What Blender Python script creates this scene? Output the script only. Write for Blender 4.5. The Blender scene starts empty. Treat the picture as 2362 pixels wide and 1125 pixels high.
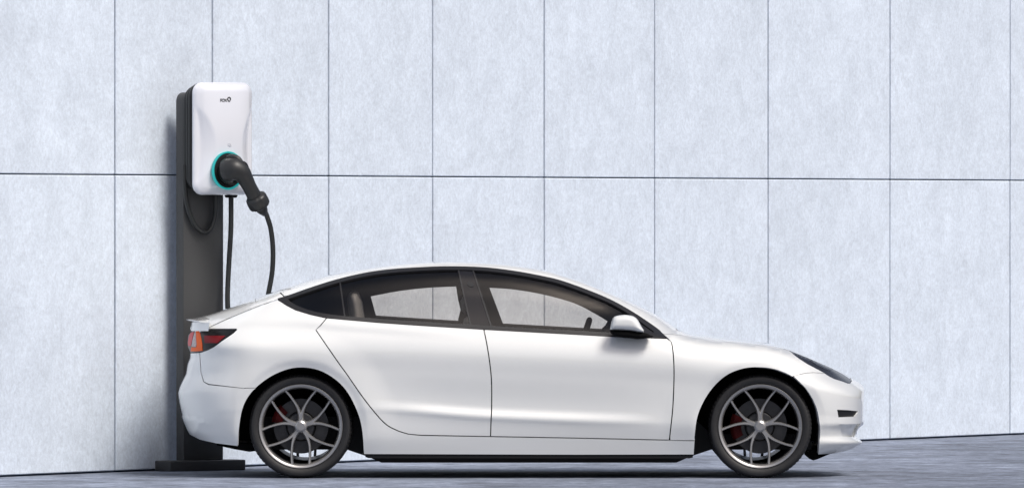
import bpy, bmesh, math, random
import numpy as np
from mathutils import Vector, Matrix
from mathutils.geometry import delaunay_2d_cdt
random.seed(7)
PI = math.pi
scene = bpy.context.scene
C = scene.collection

# ------------------------------------------------------------------ camera
F = 22080.0        # focal length in photo pixels (photo is 2362 wide)
D = 60.0           # metres from the camera to the near side of the car
CH = 1.657         # camera height
HY = 493.0         # horizon row in the photo
CXP = 1181.0
cam_d = bpy.data.cameras.new('camera')
cam = bpy.data.objects.new('camera', cam_d); C.objects.link(cam)
cam.location = (0, -D, CH); cam.rotation_euler = (PI/2, 0, 0)
cam_d.sensor_width = 36.0; cam_d.lens = F/2362*36.0
cam_d.shift_y = -(562.5-HY)/2362
cam_d.clip_start = 1.0; cam_d.clip_end = 2000
scene.camera = cam

# ------------------------------------------------------------------ light
SUN = Vector((0.39, -0.44, 0.80)).normalized()       # towards the sun
elev = math.asin(SUN.z)
world = bpy.data.worlds.new('World'); scene.world = world; world.use_nodes = True
wn = world.node_tree.nodes; wl = world.node_tree.links
sky = wn.new('ShaderNodeTexSky'); sky.sky_type = 'NISHITA'; sky.sun_disc = False
sky.sun_elevation = elev
sky.sun_rotation = math.atan2(SUN.x, SUN.y)
sky.air_density = 0.7; sky.dust_density = 5.0; sky.ozone_density = 0.5
wn['Background'].inputs['Strength'].default_value = 0.112
wl.new(sky.outputs[0], wn['Background'].inputs['Color'])
sl = bpy.data.lights.new('sun', 'SUN'); sl.energy = 2.75; sl.angle = math.radians(18.0); sl.color = (1.0, 0.97, 0.93)
so = bpy.data.objects.new('sun', sl); C.objects.link(so)
so.rotation_euler = SUN.to_track_quat('Z', 'Y').to_euler()
so.location = (10, -20, 30)
scene.view_settings.view_transform = 'Standard'; scene.view_settings.look = 'None'
scene.view_settings.exposure = -0.07; scene.view_settings.gamma = 1.0
scene.view_settings.use_curve_mapping = False

# ------------------------------------------------------------------ helpers
def P(px, py, d):
    s = (D+d)/F
    return ((px-CXP)*s, d, CH-(py-HY)*s)
def PV(px, py, d): return Vector(P(px, py, d))

def new_mat(name): 
    m = bpy.data.materials.new(name); m.use_nodes = True
    return m, m.node_tree.nodes, m.node_tree.links, m.node_tree.nodes['Principled BSDF']
def simple(name, col, rough=.5, metal=0., coat=0., coat_rough=.03, spec=.5, noise=0., nscale=30., bump=0.):
    m, n, l, b = new_mat(name)
    b.inputs['Base Color'].default_value = (*col, 1); b.inputs['Roughness'].default_value = rough
    b.inputs['Metallic'].default_value = metal; b.inputs['Coat Weight'].default_value = coat
    b.inputs['Coat Roughness'].default_value = coat_rough; b.inputs['Specular IOR Level'].default_value = spec
    if noise or bump:
        tc = n.new('ShaderNodeTexCoord'); t = n.new('ShaderNodeTexNoise'); t.inputs['Scale'].default_value = nscale
        t.inputs['Detail'].default_value = 5
        l.new(tc.outputs['Object'], t.inputs['Vector'])
        if noise:
            r = n.new('ShaderNodeMapRange'); r.inputs['To Min'].default_value = 1-noise; r.inputs['To Max'].default_value = 1+noise
            l.new(t.outputs['Fac'], r.inputs['Value'])
            mx = n.new('ShaderNodeMix'); mx.data_type = 'RGBA'; mx.blend_type = 'MULTIPLY'; mx.inputs[0].default_value = 1
            mx.inputs[6].default_value = (*col, 1); l.new(r.outputs[0], mx.inputs[7]); l.new(mx.outputs[2], b.inputs['Base Color'])
        if bump:
            bp = n.new('ShaderNodeBump'); bp.inputs['Strength'].default_value = bump; bp.inputs['Distance'].default_value = .002
            l.new(t.outputs['Fac'], bp.inputs['Height']); l.new(bp.outputs[0], b.inputs['Normal'])
    return m
def glass_mat(name, tint, rough=.0):
    m, n, l, b = new_mat(name)
    n.remove(b)
    tr = n.new('ShaderNodeBsdfTransparent'); tr.inputs[0].default_value = (*tint, 1)
    gl = n.new('ShaderNodeBsdfGlossy'); gl.inputs['Roughness'].default_value = rough; gl.inputs[0].default_value = (1, 1, 1, 1)
    fr = n.new('ShaderNodeFresnel'); ge = n.new('ShaderNodeNewGeometry'); mr = n.new('ShaderNodeMapRange'); mr.inputs['To Min'].default_value = 1.5; mr.inputs['To Max'].default_value = 1/1.5
    l.new(ge.outputs['Backfacing'], mr.inputs['Value']); l.new(mr.outputs[0], fr.inputs[0])
    mx = n.new('ShaderNodeMixShader'); l.new(fr.outputs[0], mx.inputs[0]); l.new(tr.outputs[0], mx.inputs[1]); l.new(gl.outputs[0], mx.inputs[2])
    l.new(mx.outputs[0], n['Material Output'].inputs['Surface'])
    return m
M = {}
M['paint'] = simple('white_car_paint', (.757, .772, .762), .30, coat=1., coat_rough=.03)
M['inner'] = simple('dark_inner_metal', (.012, .012, .013), .7)
M['black'] = simple('satin_black_trim', (.020, .020, .022), .42, spec=.3)
M['gloss'] = simple('gloss_black_pillar', (.012, .012, .014), .12)
M['plastic'] = simple('black_plastic', (.010, .010, .011), .6, spec=.3, noise=.2, nscale=60)
M['liner'] = simple('wheel_liner_felt', (.006, .006, .006), .95, spec=.1)
M['rubber'] = simple('tyre_rubber', (.012, .012, .013), .62, noise=.25, nscale=45, bump=.3)
M['rim'] = simple('gunmetal_rim', (.40, .395, .39), .36, metal=.8)
M['rimdark'] = simple('rim_barrel_metal', (.05, .05, .052), .4, metal=.7)
M['disc'] = simple('brake_steel', (.06, .06, .062), .45, metal=.8, noise=.2, nscale=40)
M['red'] = simple('shaded_red_caliper_paint', (.045, .0015, .002), .65, spec=.15)  # red paint with the shade behind the spokes darkened into its colour
M['lining'] = simple('cabin_lining', (.022, .022, .024), .8, noise=.1, nscale=6)
M['seat'] = simple('grey_seat_leather', (.22, .22, .225), .55, noise=.08, nscale=20)
M['wglass'] = glass_mat('tinted_window_glass', (.80, .77, .73))
M['rglass'] = simple('dark_roof_glass', (.02, .02, .022), .05, coat=1)
M['hlens'] = simple('smoked_headlight_lens', (.016, .014, .015), .22, spec=.25, noise=.5, nscale=14)
M['hchrome'] = simple('headlight_reflector', (.16, .155, .16), .3, metal=.9)
M['orange'] = simple('orange_lens', (.95, .14, .012), .5, spec=.15)
M['clear'] = simple('clear_lens_ribs', (.5, .42, .42), .4, spec=.3, noise=.6, nscale=90)
M['pink'] = simple('pink_red_lens', (.62, .09, .10), .5, spec=.2)
M['dred'] = simple('dark_red_reflector', (.17, .008, .012), .5, spec=.15)
M['post'] = simple('charcoal_powder_coat', (.047, .048, .049), .5, noise=.08, nscale=40, bump=.15)
M['shell'] = simple('gloss_white_plastic', (.70, .72, .775), .18, coat=1.)
M['cable'] = simple('black_cable_rubber', (.016, .018, .018), .42)
M['plug'] = simple('matte_black_plug', (.018, .019, .020), .45, noise=.2, nscale=80)
M['tail'] = simple('dark_tail_lens', (.008, .008, .009), .3, spec=.15)
M['ink'] = simple('black_print', (.01, .01, .012), .5)
M['greyink'] = simple('grey_print', (.45, .47, .52), .5)
m, n, l, b = new_mat('teal_light_ring'); b.inputs['Base Color'].default_value = (.01, .2, .2, 1)
b.inputs['Emission Color'].default_value = (.03, .62, .62, 1); b.inputs['Emission Strength'].default_value = .42
M['teal'] = m

def concrete(name, base, streak, sc, cells=False, vary=.12, bump=.25, seed=0., fine=.06):
    m, n, l, b = new_mat(name)
    tc = n.new('ShaderNodeTexCoord'); mp = n.new('ShaderNodeMapping'); mp.inputs['Scale'].default_value = streak
    oi = n.new('ShaderNodeObjectInfo'); cm = n.new('ShaderNodeCombineXYZ'); ml = n.new('ShaderNodeMath'); ml.operation = 'MULTIPLY'
    ml.inputs[1].default_value = 37.0; l.new(oi.outputs['Random'], ml.inputs[0]); l.new(ml.outputs[0], cm.inputs[0]); l.new(ml.outputs[0], cm.inputs[2])
    ad = n.new('ShaderNodeVectorMath'); ad.operation = 'ADD'; l.new(tc.outputs['Object'], ad.inputs[0]); l.new(cm.outputs[0], ad.inputs[1])
    l.new(ad.outputs[0], mp.inputs['Vector'])
    def noise(scale, detail, rough, dist=0.):
        t = n.new('ShaderNodeTexNoise'); t.inputs['Scale'].default_value = scale; t.inputs['Detail'].default_value = detail
        t.inputs['Roughness'].default_value = rough; t.inputs['Distortion'].default_value = dist; l.new(mp.outputs[0], t.inputs['Vector']); return t
    def rng(src, a, b_, lo, hi):
        r = n.new('ShaderNodeMapRange'); r.inputs['From Min'].default_value = a; r.inputs['From Max'].default_value = b_
        r.inputs['To Min'].default_value = lo; r.inputs['To Max'].default_value = hi; l.new(src, r.inputs['Value']); return r.outputs[0]
    def mul(a, c):
        x = n.new('ShaderNodeMath'); x.operation = 'MULTIPLY'; l.new(a, x.inputs[0]); l.new(c, x.inputs[1]); return x.outputs[0]
    big = noise(sc*.35, 6, .6, .4); mid = noise(sc*2.2, 8, .68, .8); fin = noise(sc*26, 4, .7); vein = noise(sc*1.1, 5, .55, 2.2)
    v = mul(rng(big.outputs['Fac'], .3, .7, 1-vary*.7, 1+vary*.6), rng(mid.outputs['Fac'], .3, .7, 1-vary, 1+vary*.8))
    v = mul(v, rng(fin.outputs['Fac'], .3, .7, 1-fine, 1+fine))
    ab = n.new('ShaderNodeMath'); ab.operation = 'SUBTRACT'; ab.inputs[1].default_value = .5; l.new(vein.outputs['Fac'], ab.inputs[0])
    a2 = n.new('ShaderNodeMath'); a2.operation = 'ABSOLUTE'; l.new(ab.outputs[0], a2.inputs[0])
    v = mul(v, rng(a2.outputs[0], 0, .010, 1-vary*.5, 1.0))
    scr = noise(sc*2.4, 6, .62, 3.5); sb = n.new('ShaderNodeMath'); sb.operation = 'SUBTRACT'; sb.inputs[1].default_value = .47; l.new(scr.outputs['Fac'], sb.inputs[0])
    sa = n.new('ShaderNodeMath'); sa.operation = 'ABSOLUTE'; l.new(sb.outputs[0], sa.inputs[0])
    v = mul(v, rng(sa.outputs[0], 0, .022, 1+vary*.8, 1.0))
    bl_ = noise(sc*9, 5, .75, .6); v = mul(v, rng(bl_.outputs['Fac'], .32, .68, 1-vary*.9, 1+vary*.7))
    mx = n.new('ShaderNodeMix'); mx.data_type = 'RGBA'; mx.blend_type = 'MULTIPLY'; mx.inputs[0].default_value = 1
    mx.inputs[6].default_value = (*base, 1); l.new(v, mx.inputs[7]); l.new(mx.outputs[2], b.inputs['Base Color'])
    b.inputs['Roughness'].default_value = .8; b.inputs['Specular IOR Level'].default_value = .3
    bp = n.new('ShaderNodeBump'); bp.inputs['Strength'].default_value = bump; bp.inputs['Distance'].default_value = .01
    l.new(mid.outputs['Fac'], bp.inputs['Height']); l.new(bp.outputs[0], b.inputs['Normal'])
    return m
M['wall'] = concrete('pale_blue_concrete', (.665, .738, .825), (.6, 1.0, .5), 2.9, vary=.09, bump=.35, fine=.11)
M['joint'] = simple('dark_joint', (.03, .045, .08), .9)
M['ground'] = concrete('blue_grey_concrete_ground', (.205, .235, .30), (1, 1, 1), .9, vary=.52, bump=.8, fine=.12)

def link(name, me, mat, parent=None, smooth=True):
    o = bpy.data.objects.new(name, me); C.objects.link(o)
    if mat: me.materials.append(mat)
    if smooth: 
        for p in me.polygons: p.use_smooth = True
    if parent: o.parent = parent
    return o
def bm_obj(name, bm, mat, parent=None, smooth=True, sharp=35):
    bmesh.ops.recalc_face_normals(bm, faces=bm.faces)
    for e in bm.edges:
        if len(e.link_faces) == 2 and e.calc_face_angle(0) > math.radians(sharp): e.smooth = False
    me = bpy.data.meshes.new(name); bm.to_mesh(me); bm.free()
    return link(name, me, mat, parent, smooth)
def empty(name, loc, label, cat, rz=0, group=None):
    o = bpy.data.objects.new(name, None); C.objects.link(o); o.location = loc; o.rotation_euler = (0, 0, rz)
    o.empty_display_size = .3; o['label'] = label; o['category'] = cat
    if group: o['group'] = group
    return o
def box(bm, x0, x1, y0, y1, z0, z1, bev=0., seg=2, mtx=None):
    r = bmesh.ops.create_cube(bm, size=1.0)
    vs = r['verts']
    for v in vs:
        v.co = Vector((x0+(v.co.x+.5)*(x1-x0), y0+(v.co.y+.5)*(y1-y0), z0+(v.co.z+.5)*(z1-z0)))
    if bev > 0:
        es = list({e for v in vs for e in v.link_edges})
        rr = bmesh.ops.bevel(bm, geom=es, offset=bev, segments=seg, profile=.5, affect='EDGES')
        vs = list({v for f in rr['faces'] for v in f.verts} | {v for v in vs if v.is_valid})
    if mtx: bmesh.ops.transform(bm, matrix=mtx, verts=vs)
    return vs
def catmull(pts, n=8):
    pts = [Vector(p) for p in pts]; out = []
    Q = [pts[0]*2-pts[1]] + pts + [pts[-1]*2-pts[-2]]
    for i in range(1, len(Q)-2):
        for k in range(n):
            t = k/n; a, b_, c, d = Q[i-1], Q[i], Q[i+1], Q[i+2]
            out.append(.5*((2*b_)+(c-a)*t+(2*a-5*b_+4*c-d)*t*t+(3*b_-a-3*c+d)*t**3))
    out.append(pts[-1]); return out
def tube(bm, pts, r, seg=12, closed=False, cap=True, flat=1.0, up=None):
    """sweep a circle; r is a number or list"""
    n_ = len(pts); rs = r if isinstance(r, (list, tuple)) else [r]*n_
    rings = []; prev = None
    for i, p in enumerate(pts):
        if closed: t = (pts[(i+1) % n_]-pts[i-1]).normalized()
        else: t = (pts[min(i+1, n_-1)]-pts[max(i-1, 0)]).normalized()
        if prev is None:
            a = Vector(up) if up else (Vector((0, 0, 1)) if abs(t.z) < .9 else Vector((1, 0, 0)))
            u = (a - t*a.dot(t)).normalized()
        else: u = (prev - t*prev.dot(t)).normalized()
        prev = u; w = t.cross(u)
        rings.append([bm.verts.new(p+(u*math.cos(k*2*PI/seg)*flat+w*math.sin(k*2*PI/seg))*rs[i]) for k in range(seg)])
    m_ = n_ if closed else n_-1
    for i in range(m_):
        a, b_ = rings[i], rings[(i+1) % n_]
        for k in range(seg): bm.faces.new((a[k], a[(k+1) % seg], b_[(k+1) % seg], b_[k]))
    if cap and not closed: bm.faces.new(rings[0][::-1]); bm.faces.new(rings[-1])
def lathe(bm, prof, seg=96, center=Vector((0, 0, 0)), axis='Y', mod=None, close=False):
    """prof: list of (radius, axial)"""
    rings = []
    for j, (r, a) in enumerate(prof):
        ring = []
        for k in range(seg):
            th = k*2*PI/seg; rr = r + (mod(j, k) if mod else 0)
            ring.append(bm.verts.new(center+Vector((rr*math.cos(th), a, rr*math.sin(th)))))
        rings.append(ring)
    m_ = len(prof) if close else len(prof)-1
    for j in range(m_):
        a, b_ = rings[j], rings[(j+1) % len(prof)]
        for k in range(seg): bm.faces.new((a[k], a[(k+1) % seg], b_[(k+1) % seg], b_[k]))
def rounded_rect(w, h, r, n_=8, cx=0, cy=0):
    out = []
    for (sx, sy, a0) in ((1, 1, 0), (-1, 1, 90), (-1, -1, 180), (1, -1, 270)):
        for k in range(n_+1):
            a = math.radians(a0+90*k/n_); out.append((cx+sx*(w/2-r)+r*math.cos(a), cy+sy*(h/2-r)+r*math.sin(a)))
    return out
def densify(poly, step, closed=True):
    out = []; n_ = len(poly)
    for i in range(n_ if closed else n_-1):
        a = np.array(poly[i], float); b_ = np.array(poly[(i+1) % n_], float); k = max(1, int(math.ceil(np.linalg.norm(b_-a)/step)))
        for j in range(k): out.append(tuple(a+(b_-a)*j/k))
    if not closed: out.append(tuple(poly[-1]))
    return out
def inside(pts, poly):
    pts = np.asarray(pts, float); poly = np.asarray(poly, float); res = np.zeros(len(pts), bool)
    x, y = pts[:, 0], pts[:, 1]; n_ = len(poly); j = n_-1
    for i in range(n_):
        xi, yi = poly[i]; xj, yj = poly[j]
        c = (yi > y) != (yj > y)
        with np.errstate(divide='ignore', invalid='ignore'): xx = (xj-xi)*(y-yi)/(yj-yi+1e-12)+xi
        res ^= c & (x < xx); j = i
    return res
def dist_to(pts, poly):
    pts = np.asarray(pts, float); poly = np.asarray(poly, float); best = np.full(len(pts), 1e9)
    for i in range(len(poly)):
        a = poly[i]; b_ = poly[(i+1) % len(poly)]; ab = b_-a; L = (ab@ab)+1e-12
        t = np.clip(((pts-a)@ab)/L, 0, 1); q = a+t[:, None]*ab; best = np.minimum(best, np.hypot(*(pts-q).T))
    return best
def tri2d(outer, holes, step):
    """triangulate a 2D region with regular interior points -> (points Nx2, tris, boundary loops of indices)"""
    loops = [outer]+list(holes)
    xs = np.array(outer); lo = xs.min(0); hi = xs.max(0)
    gx = np.arange(lo[0]+step*.5, hi[0], step); gy = np.arange(lo[1]+step*.5, hi[1], step)
    g = np.array([(x+(step*.5 if j % 2 else 0), y) for j, y in enumerate(gy) for x in gx]) if len(gx) and len(gy) else np.zeros((0, 2))
    if len(g):
        k = inside(g, outer)
        for h in holes: k &= ~inside(g, h)
        g = g[k]
        for lp in loops:
            if len(g): g = g[dist_to(g, lp) > step*.45]
    verts = []; edges = []
    for lp in loops:
        s = len(verts); verts += [Vector((float(a), float(b_))) for a, b_ in lp]
        edges += [(s+i, s+(i+1) % len(lp)) for i in range(len(lp))]
    nb = len(verts); verts += [Vector((float(a), float(b_))) for a, b_ in g]
    v, e, f, ov, oe, of = delaunay_2d_cdt(verts, edges, [], 0, 1e-5)
    pts = np.array([(p.x, p.y) for p in v]); cen = np.array([(pts[list(t)].mean(0)) for t in f])
    k = inside(cen, outer)
    for h in holes: k &= ~inside(cen, h)
    tris = [tuple(t) for t, kk in zip(f, k) if kk]
    def ok(t):
        a, b_, c = pts[t[0]], pts[t[1]], pts[t[2]]; ar = abs((b_[0]-a[0])*(c[1]-a[1])-(b_[1]-a[1])*(c[0]-a[0]))
        return ar > .02*max(((a-b_)**2).sum(), ((b_-c)**2).sum(), ((c-a)**2).sum())
    tris = [t for t in tris if ok(t)]
    # boundary edges
    cnt = {}
    for t in tris:
        for i in range(3):
            a, b_ = t[i], t[(i+1) % 3]; cnt[(a, b_)] = cnt.get((a, b_), 0)+1
    bd = [(a, b_) for (a, b_) in cnt if (b_, a) not in cnt]
    return pts, tris, bd
def pchip(pts, xs, sigma=0.):
    p = np.array(sorted(pts), float); x, y = p[:, 0], p[:, 1]; h = np.diff(x); s = np.diff(y)/h
    m_ = np.zeros(len(x)); m_[0] = s[0]; m_[-1] = s[-1]
    for i in range(1, len(x)-1):
        if s[i-1]*s[i] > 0: w1 = 2*h[i]+h[i-1]; w2 = h[i]+2*h[i-1]; m_[i] = (w1+w2)/(w1/s[i-1]+w2/s[i])
    q = np.clip(xs, x[0], x[-1]); i = np.clip(np.searchsorted(x, q)-1, 0, len(h)-1); t = (q-x[i])/h[i]
    r = y[i]*(2*t**3-3*t**2+1)+h[i]*m_[i]*(t**3-2*t**2+t)+y[i+1]*(-2*t**3+3*t**2)+h[i]*m_[i+1]*(t**3-t**2)
    if sigma:
        st = xs[1]-xs[0]; k = np.arange(-int(3*sigma/st), int(3*sigma/st)+1)*st; g = np.exp(-.5*(k/sigma)**2); g /= g.sum()
        r = np.convolve(np.pad(r, len(k)//2, mode='edge'), g, 'valid')
    return r

# ================================================================== CAR BODY SURFACE
HALF = .92
XS = np.arange(400, 2005, 1.0)
SIL = [(400,738),(427,735.5),(450,733),(480,726),(522,712),(560,698),(612,680),(650,666),(700,650),(759,634),(820,622),(880,613),(940,606.5),(997,603),(1040,602.3),(1100,604),(1160,608),(1254,622),(1320,641),(1386,666),(1450,693),(1512,724),(1561,755),(1585,767),(1600,770.5),(1640,775),(1680,781),(1730,786.5),(1772,792.5),(1800,798),(1821,804),(1860,820),(1902,838.5),(1935,854),(1961,869),(1980,880),(1991,889),(2004,902)]
BELT = [(400,762),(476,757),(560,752),(640,742),(752,734),(871,743.6),(963,750),(1116,759.5),(1277,768),(1429,777),(1541,781),(1600,793),(1680,798),(1772,808),(1850,838),(1930,880),(2004,915)]
RAIL = [(400,748),(450,742),(480,737),(522,727),(593,699),(640,681),(700,659),(759,641),(820,628.5),(880,619),(940,612.3),(997,608.5),(1040,607.7),(1100,609.3),(1160,613),(1254,627),(1320,645.5),(1386,669.5),(1431,690.5),(1471,712),(1510,733),(1545,753.5),(1565,763),(1600,775),(1680,784.5),(1772,796),(1826,809),(1900,842),(1961,876),(2004,906)]
CREASE = [(400,955),(700,938),(892,945),(1131,962),(1511,975),(2004,985)]
SHO = [(400,800),(600,806),(820,811),(1133,823),(1554,844),(1700,860),(1850,890),(2004,925)]
a_sil = pchip(SIL, XS, 3); a_belt = pchip(BELT, XS, 14); a_rail = pchip(RAIL, XS, 8)
a_cre = pchip(CREASE, XS, 20); a_sho = pchip(SHO, XS, 20)
door = pchip([(400,0),(820,0),(930,.55),(1050,1),(1300,.9),(1420,.6),(1560,0),(2004,0)], XS, 10)
one = np.ones_like(XS)
PYA = [one*1052, one*1006, a_cre+9, a_cre-1, a_cre-22, a_sho+42, a_sho, a_belt, .5*(a_belt+a_rail), a_rail, a_sil+.12*(a_rail-a_sil), a_sil]
for i in range(len(PYA)-2, -1, -1):
    PYA[i] = np.maximum(PYA[i], PYA[i+1]+(1.5 if i > 7 else 4))
dbelt = pchip([(400,.10),(560,.11),(640,.10),(800,.07),(1000,.056),(1500,.06),(1600,.085),(1770,.10),(2004,.12)], XS, 14)
drail = pchip([(400,.34),(500,.30),(620,.30),(720,.38),(1400,.40),(1520,.36),(1600,.35),(1800,.32),(2004,.30)], XS, 14)
DDA = [one*.075, one*.040+.004*door, one*.026-.002*door, one*.022-.008*door, .020+.017*door, one*.012, one*.0, dbelt, .5*(dbelt+drail)-.03, drail, one*.55, one*HALF]
PYT = np.array(PYA).T; DDT = np.array(DDA).T          # columns by anchor (bottom -> top)
YS = np.arange(700, 1060, 1.0)
XF = pchip([(700,1945),(855,1947),(870,1963),(880,1980),(889,1990),(900,1994.5),(927,1993.5),(972,1992),(978,1992),(984,1984),(994,1977),(1006,1976),(1012,1983),(1020,1990),(1028,1979),(1036,1965),(1045,1938),(1060,1915)], YS, 2.2)
XR = pchip([(700,440),(745,440),(757,437),(772,434),(790,432),(800,433),(812,437),(820,438),(840,432),(859,429),(875,422),(889,415.6),(906,411),(927,413.7),(946,417.5),(965,421),(983,428),(1000,436),(1013,446),(1030,456),(1060,470)], YS, 1.5)
X0F, NF = 1790.0, 2.5
X0R, NR = 610.0, 2.6
ARCH = ((693.5, 984., 138.), (1753.5, 984., 138.))
def kf(px, py):
    k = np.ones_like(px)
    xf = np.interp(py, YS, XF); u = np.clip((px-X0F)/(xf-X0F), 0, 1); k *= (1-u**NF)**(1/NF)
    xr = np.interp(py, YS, XR); u = np.clip((X0R-px)/(X0R-xr), 0, 1); k *= (1-u**NR)**(1/NR)
    return k
def f(px, py):
    """inward distance of the car skin behind its widest plane, seen at photo pixel (px, py)"""
    px = np.atleast_1d(np.asarray(px, float)); py = np.atleast_1d(np.asarray(py, float))
    q = np.clip(px-XS[0], 0, len(XS)-1.001); i = q.astype(int); w = (q-i)[:, None]
    X = -(PYT[i]*(1-w)+PYT[i+1]*w); Yv = DDT[i]*(1-w)+DDT[i+1]*w          # increasing in X=-py
    h = np.diff(X, axis=1); s = np.diff(Yv, axis=1)/h
    m_ = np.zeros_like(X); m_[:, 0] = s[:, 0]; m_[:, -1] = s[:, -1]
    a, b_ = s[:, :-1], s[:, 1:]; w1 = 2*h[:, 1:]+h[:, :-1]; w2 = h[:, 1:]+2*h[:, :-1]
    with np.errstate(divide='ignore', invalid='ignore'): hm = (w1+w2)/(w1/a+w2/b_)
    m_[:, 1:-1] = np.where(a*b_ > 0, hm, 0)
    qy = np.clip(-py, X[:, 0], X[:, -1])
    sg = np.clip((X <= qy[:, None]).sum(1)-1, 0, X.shape[1]-2); r = np.arange(len(px))
    hh = h[r, sg]; t = (qy-X[r, sg])/hh
    d = Yv[r, sg]*(2*t**3-3*t**2+1)+hh*m_[r, sg]*(t**3-2*t**2+t)+Yv[r, sg+1]*(-2*t**3+3*t**2)+hh*m_[r, sg+1]*(t**3-t**2)
    for (cx, cy, R) in ARCH:
        rr = np.hypot(px-cx, py-cy); fade = np.clip((cy+70-py)/90., 0, 1)
        s1 = np.clip(1-(rr-R-16)/75., 0, 1); up = s1*s1*(3-2*s1)
        lip = np.clip(1-(rr-R)/16., 0, 1)
        d = d - fade*(.016*np.where(rr > R+16, up, 1.0) - .012*lip)
    yc = np.interp(px, [430, 476, 700, 900, 1100], [757, 757.5, 759, 775, 792]); q = np.clip((yc-py)/19., 0, 1); g = np.clip((yc-19-py)/40., 0, 1)
    d = d - .011*np.interp(px, [430, 480, 720, 900, 1090], [.6, 1, 1, .6, 0])*(q*q*(3-2*q))*(1-g*g*(3-2*g))
    return HALF-(HALF-d)*kf(px, py)
def ginv(px, d):
    """photo row of the upper skin at column px and depth d"""
    px = np.atleast_1d(np.asarray(px, float)); d = np.atleast_1d(np.asarray(d, float))
    lo = np.interp(px, XS, a_sil); hi = np.interp(px, XS, PYT[:, 7])+10
    for _ in range(40):
        mid = .5*(lo+hi); v = f(px, mid); up = v > d
        lo = np.where(up, mid, lo); hi = np.where(up, hi, mid)
    return .5*(lo+hi)
def warp(px, py):
    a = px.copy(); xf = np.interp(py, YS, XF); u = np.clip((px-X0F)/(xf-X0F), 0, .99999); L = 205.
    a = np.where(px > X0F, X0F+L*u+L*1.3*(1-np.sqrt(1-u*u)), a)
    xr = np.interp(py, YS, XR); v = np.clip((X0R-px)/(X0R-xr), 0, .99999); L2 = 180.
    return np.where(px < X0R, X0R-L2*v-L2*1.5*(1-np.sqrt(1-v*v)), a)
def unwarp(a, py):
    lo = np.full_like(a, 400.); hi = np.full_like(a, 2000.)
    for _ in range(45):
        mid = .5*(lo+hi); up = warp(mid, py) < a; lo = np.where(up, mid, lo); hi = np.where(up, hi, mid)
    return .5*(lo+hi)
def clampx(p):
    p = np.array(p, float); xf = np.interp(p[:, 1], YS, XF); xr = np.interp(p[:, 1], YS, XR)
    p[:, 0] = np.clip(p[:, 0], xr+.0005*(X0R-xr), xf-.0005*(xf-X0F)); return p
def mesh_from(name, W, tris, bd, thick, inward, mat, parent, flip=False):
    """W world coords Nx3; adds a turned-in flange of its own vertices round the border"""
    n_ = len(W); V = [tuple(w) for w in W]; Fc = [t if not flip else t[::-1] for t in tris]
    if thick:
        ids = sorted({i for e in bd for i in e}); m1 = {i: n_+k for k, i in enumerate(ids)}; m2 = {i: n_+len(ids)+k for k, i in enumerate(ids)}
        V += [tuple(W[i]) for i in ids]; V += [tuple(W[i]+inward[i]*thick) for i in ids]
        for a, b_ in bd:
            q = (m1[b_], m1[a], m2[a], m2[b_]); Fc.append(q if not flip else q[::-1])
    me = bpy.data.meshes.new(name); me.from_pydata(V, [], Fc); me.update()
    return link(name, me, mat, parent)
def panel(name, poly, mat, parent, holes=(), offset=0., thick=.014, step=9., mirror=True, label=None, far_label=None, shape=None):
    def prep(pl):
        pl = clampx(densify(pl, step*.6)); a = warp(pl[:, 0], pl[:, 1]); return list(zip(a, pl[:, 1]))
    o_ = prep(poly); hs = [prep(h) for h in holes]
    pts, tris, bd = tri2d(o_, hs, step)
    px = unwarp(pts[:, 0], pts[:, 1]); py = pts[:, 1]
    d = f(px, py); e = .8
    # surface normal by differences, used only for the offset and flange direction
    def W_(px, py, d): s = (D+d)/F; return np.stack([(px-CXP)*s, d, CH-(py-HY)*s], 1)
    w0 = W_(px, py, d)
    cen_dir = np.zeros_like(w0); 
    aa = pts[:, 0]; pa = unwarp(aa+e, py); pb = unwarp(aa-e, py); t1 = W_(pa, py, f(pa, py))-W_(pb, py, f(pb, py))
    t2 = W_(px, py-e, f(px, py-e))-W_(px, py+e, f(px, py+e)); nn = np.cross(t1, t2); nn /= np.linalg.norm(nn, axis=1)[:, None]+1e-12
    w0 = w0 - nn*offset
    if shape is not None: w0 = w0 - nn*shape(px, py)[:, None]
    inn = -nn
    # orientation: make faces point along nn
    t = tris[len(tris)//2]; fn = np.cross(w0[t[1]]-w0[t[0]], w0[t[2]]-w0[t[0]]); flip = fn@nn[t[0]] < 0
    if flip: tris = [t[::-1] for t in tris]; bd = [(b_, a) for a, b_ in bd]
    o = mesh_from(name, w0, tris, bd, thick, inn, mat, parent)
    if label: o['label'] = label
    if mirror:
        w1 = w0.copy(); w1[:, 1] = 2*HALF-w1[:, 1]; i1 = inn.copy(); i1[:, 1] *= -1
        o2 = mesh_from(name, w1, tris, bd, thick, i1, mat, parent, flip=True)
        if far_label: o2['label'] = far_label
    return o
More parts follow.
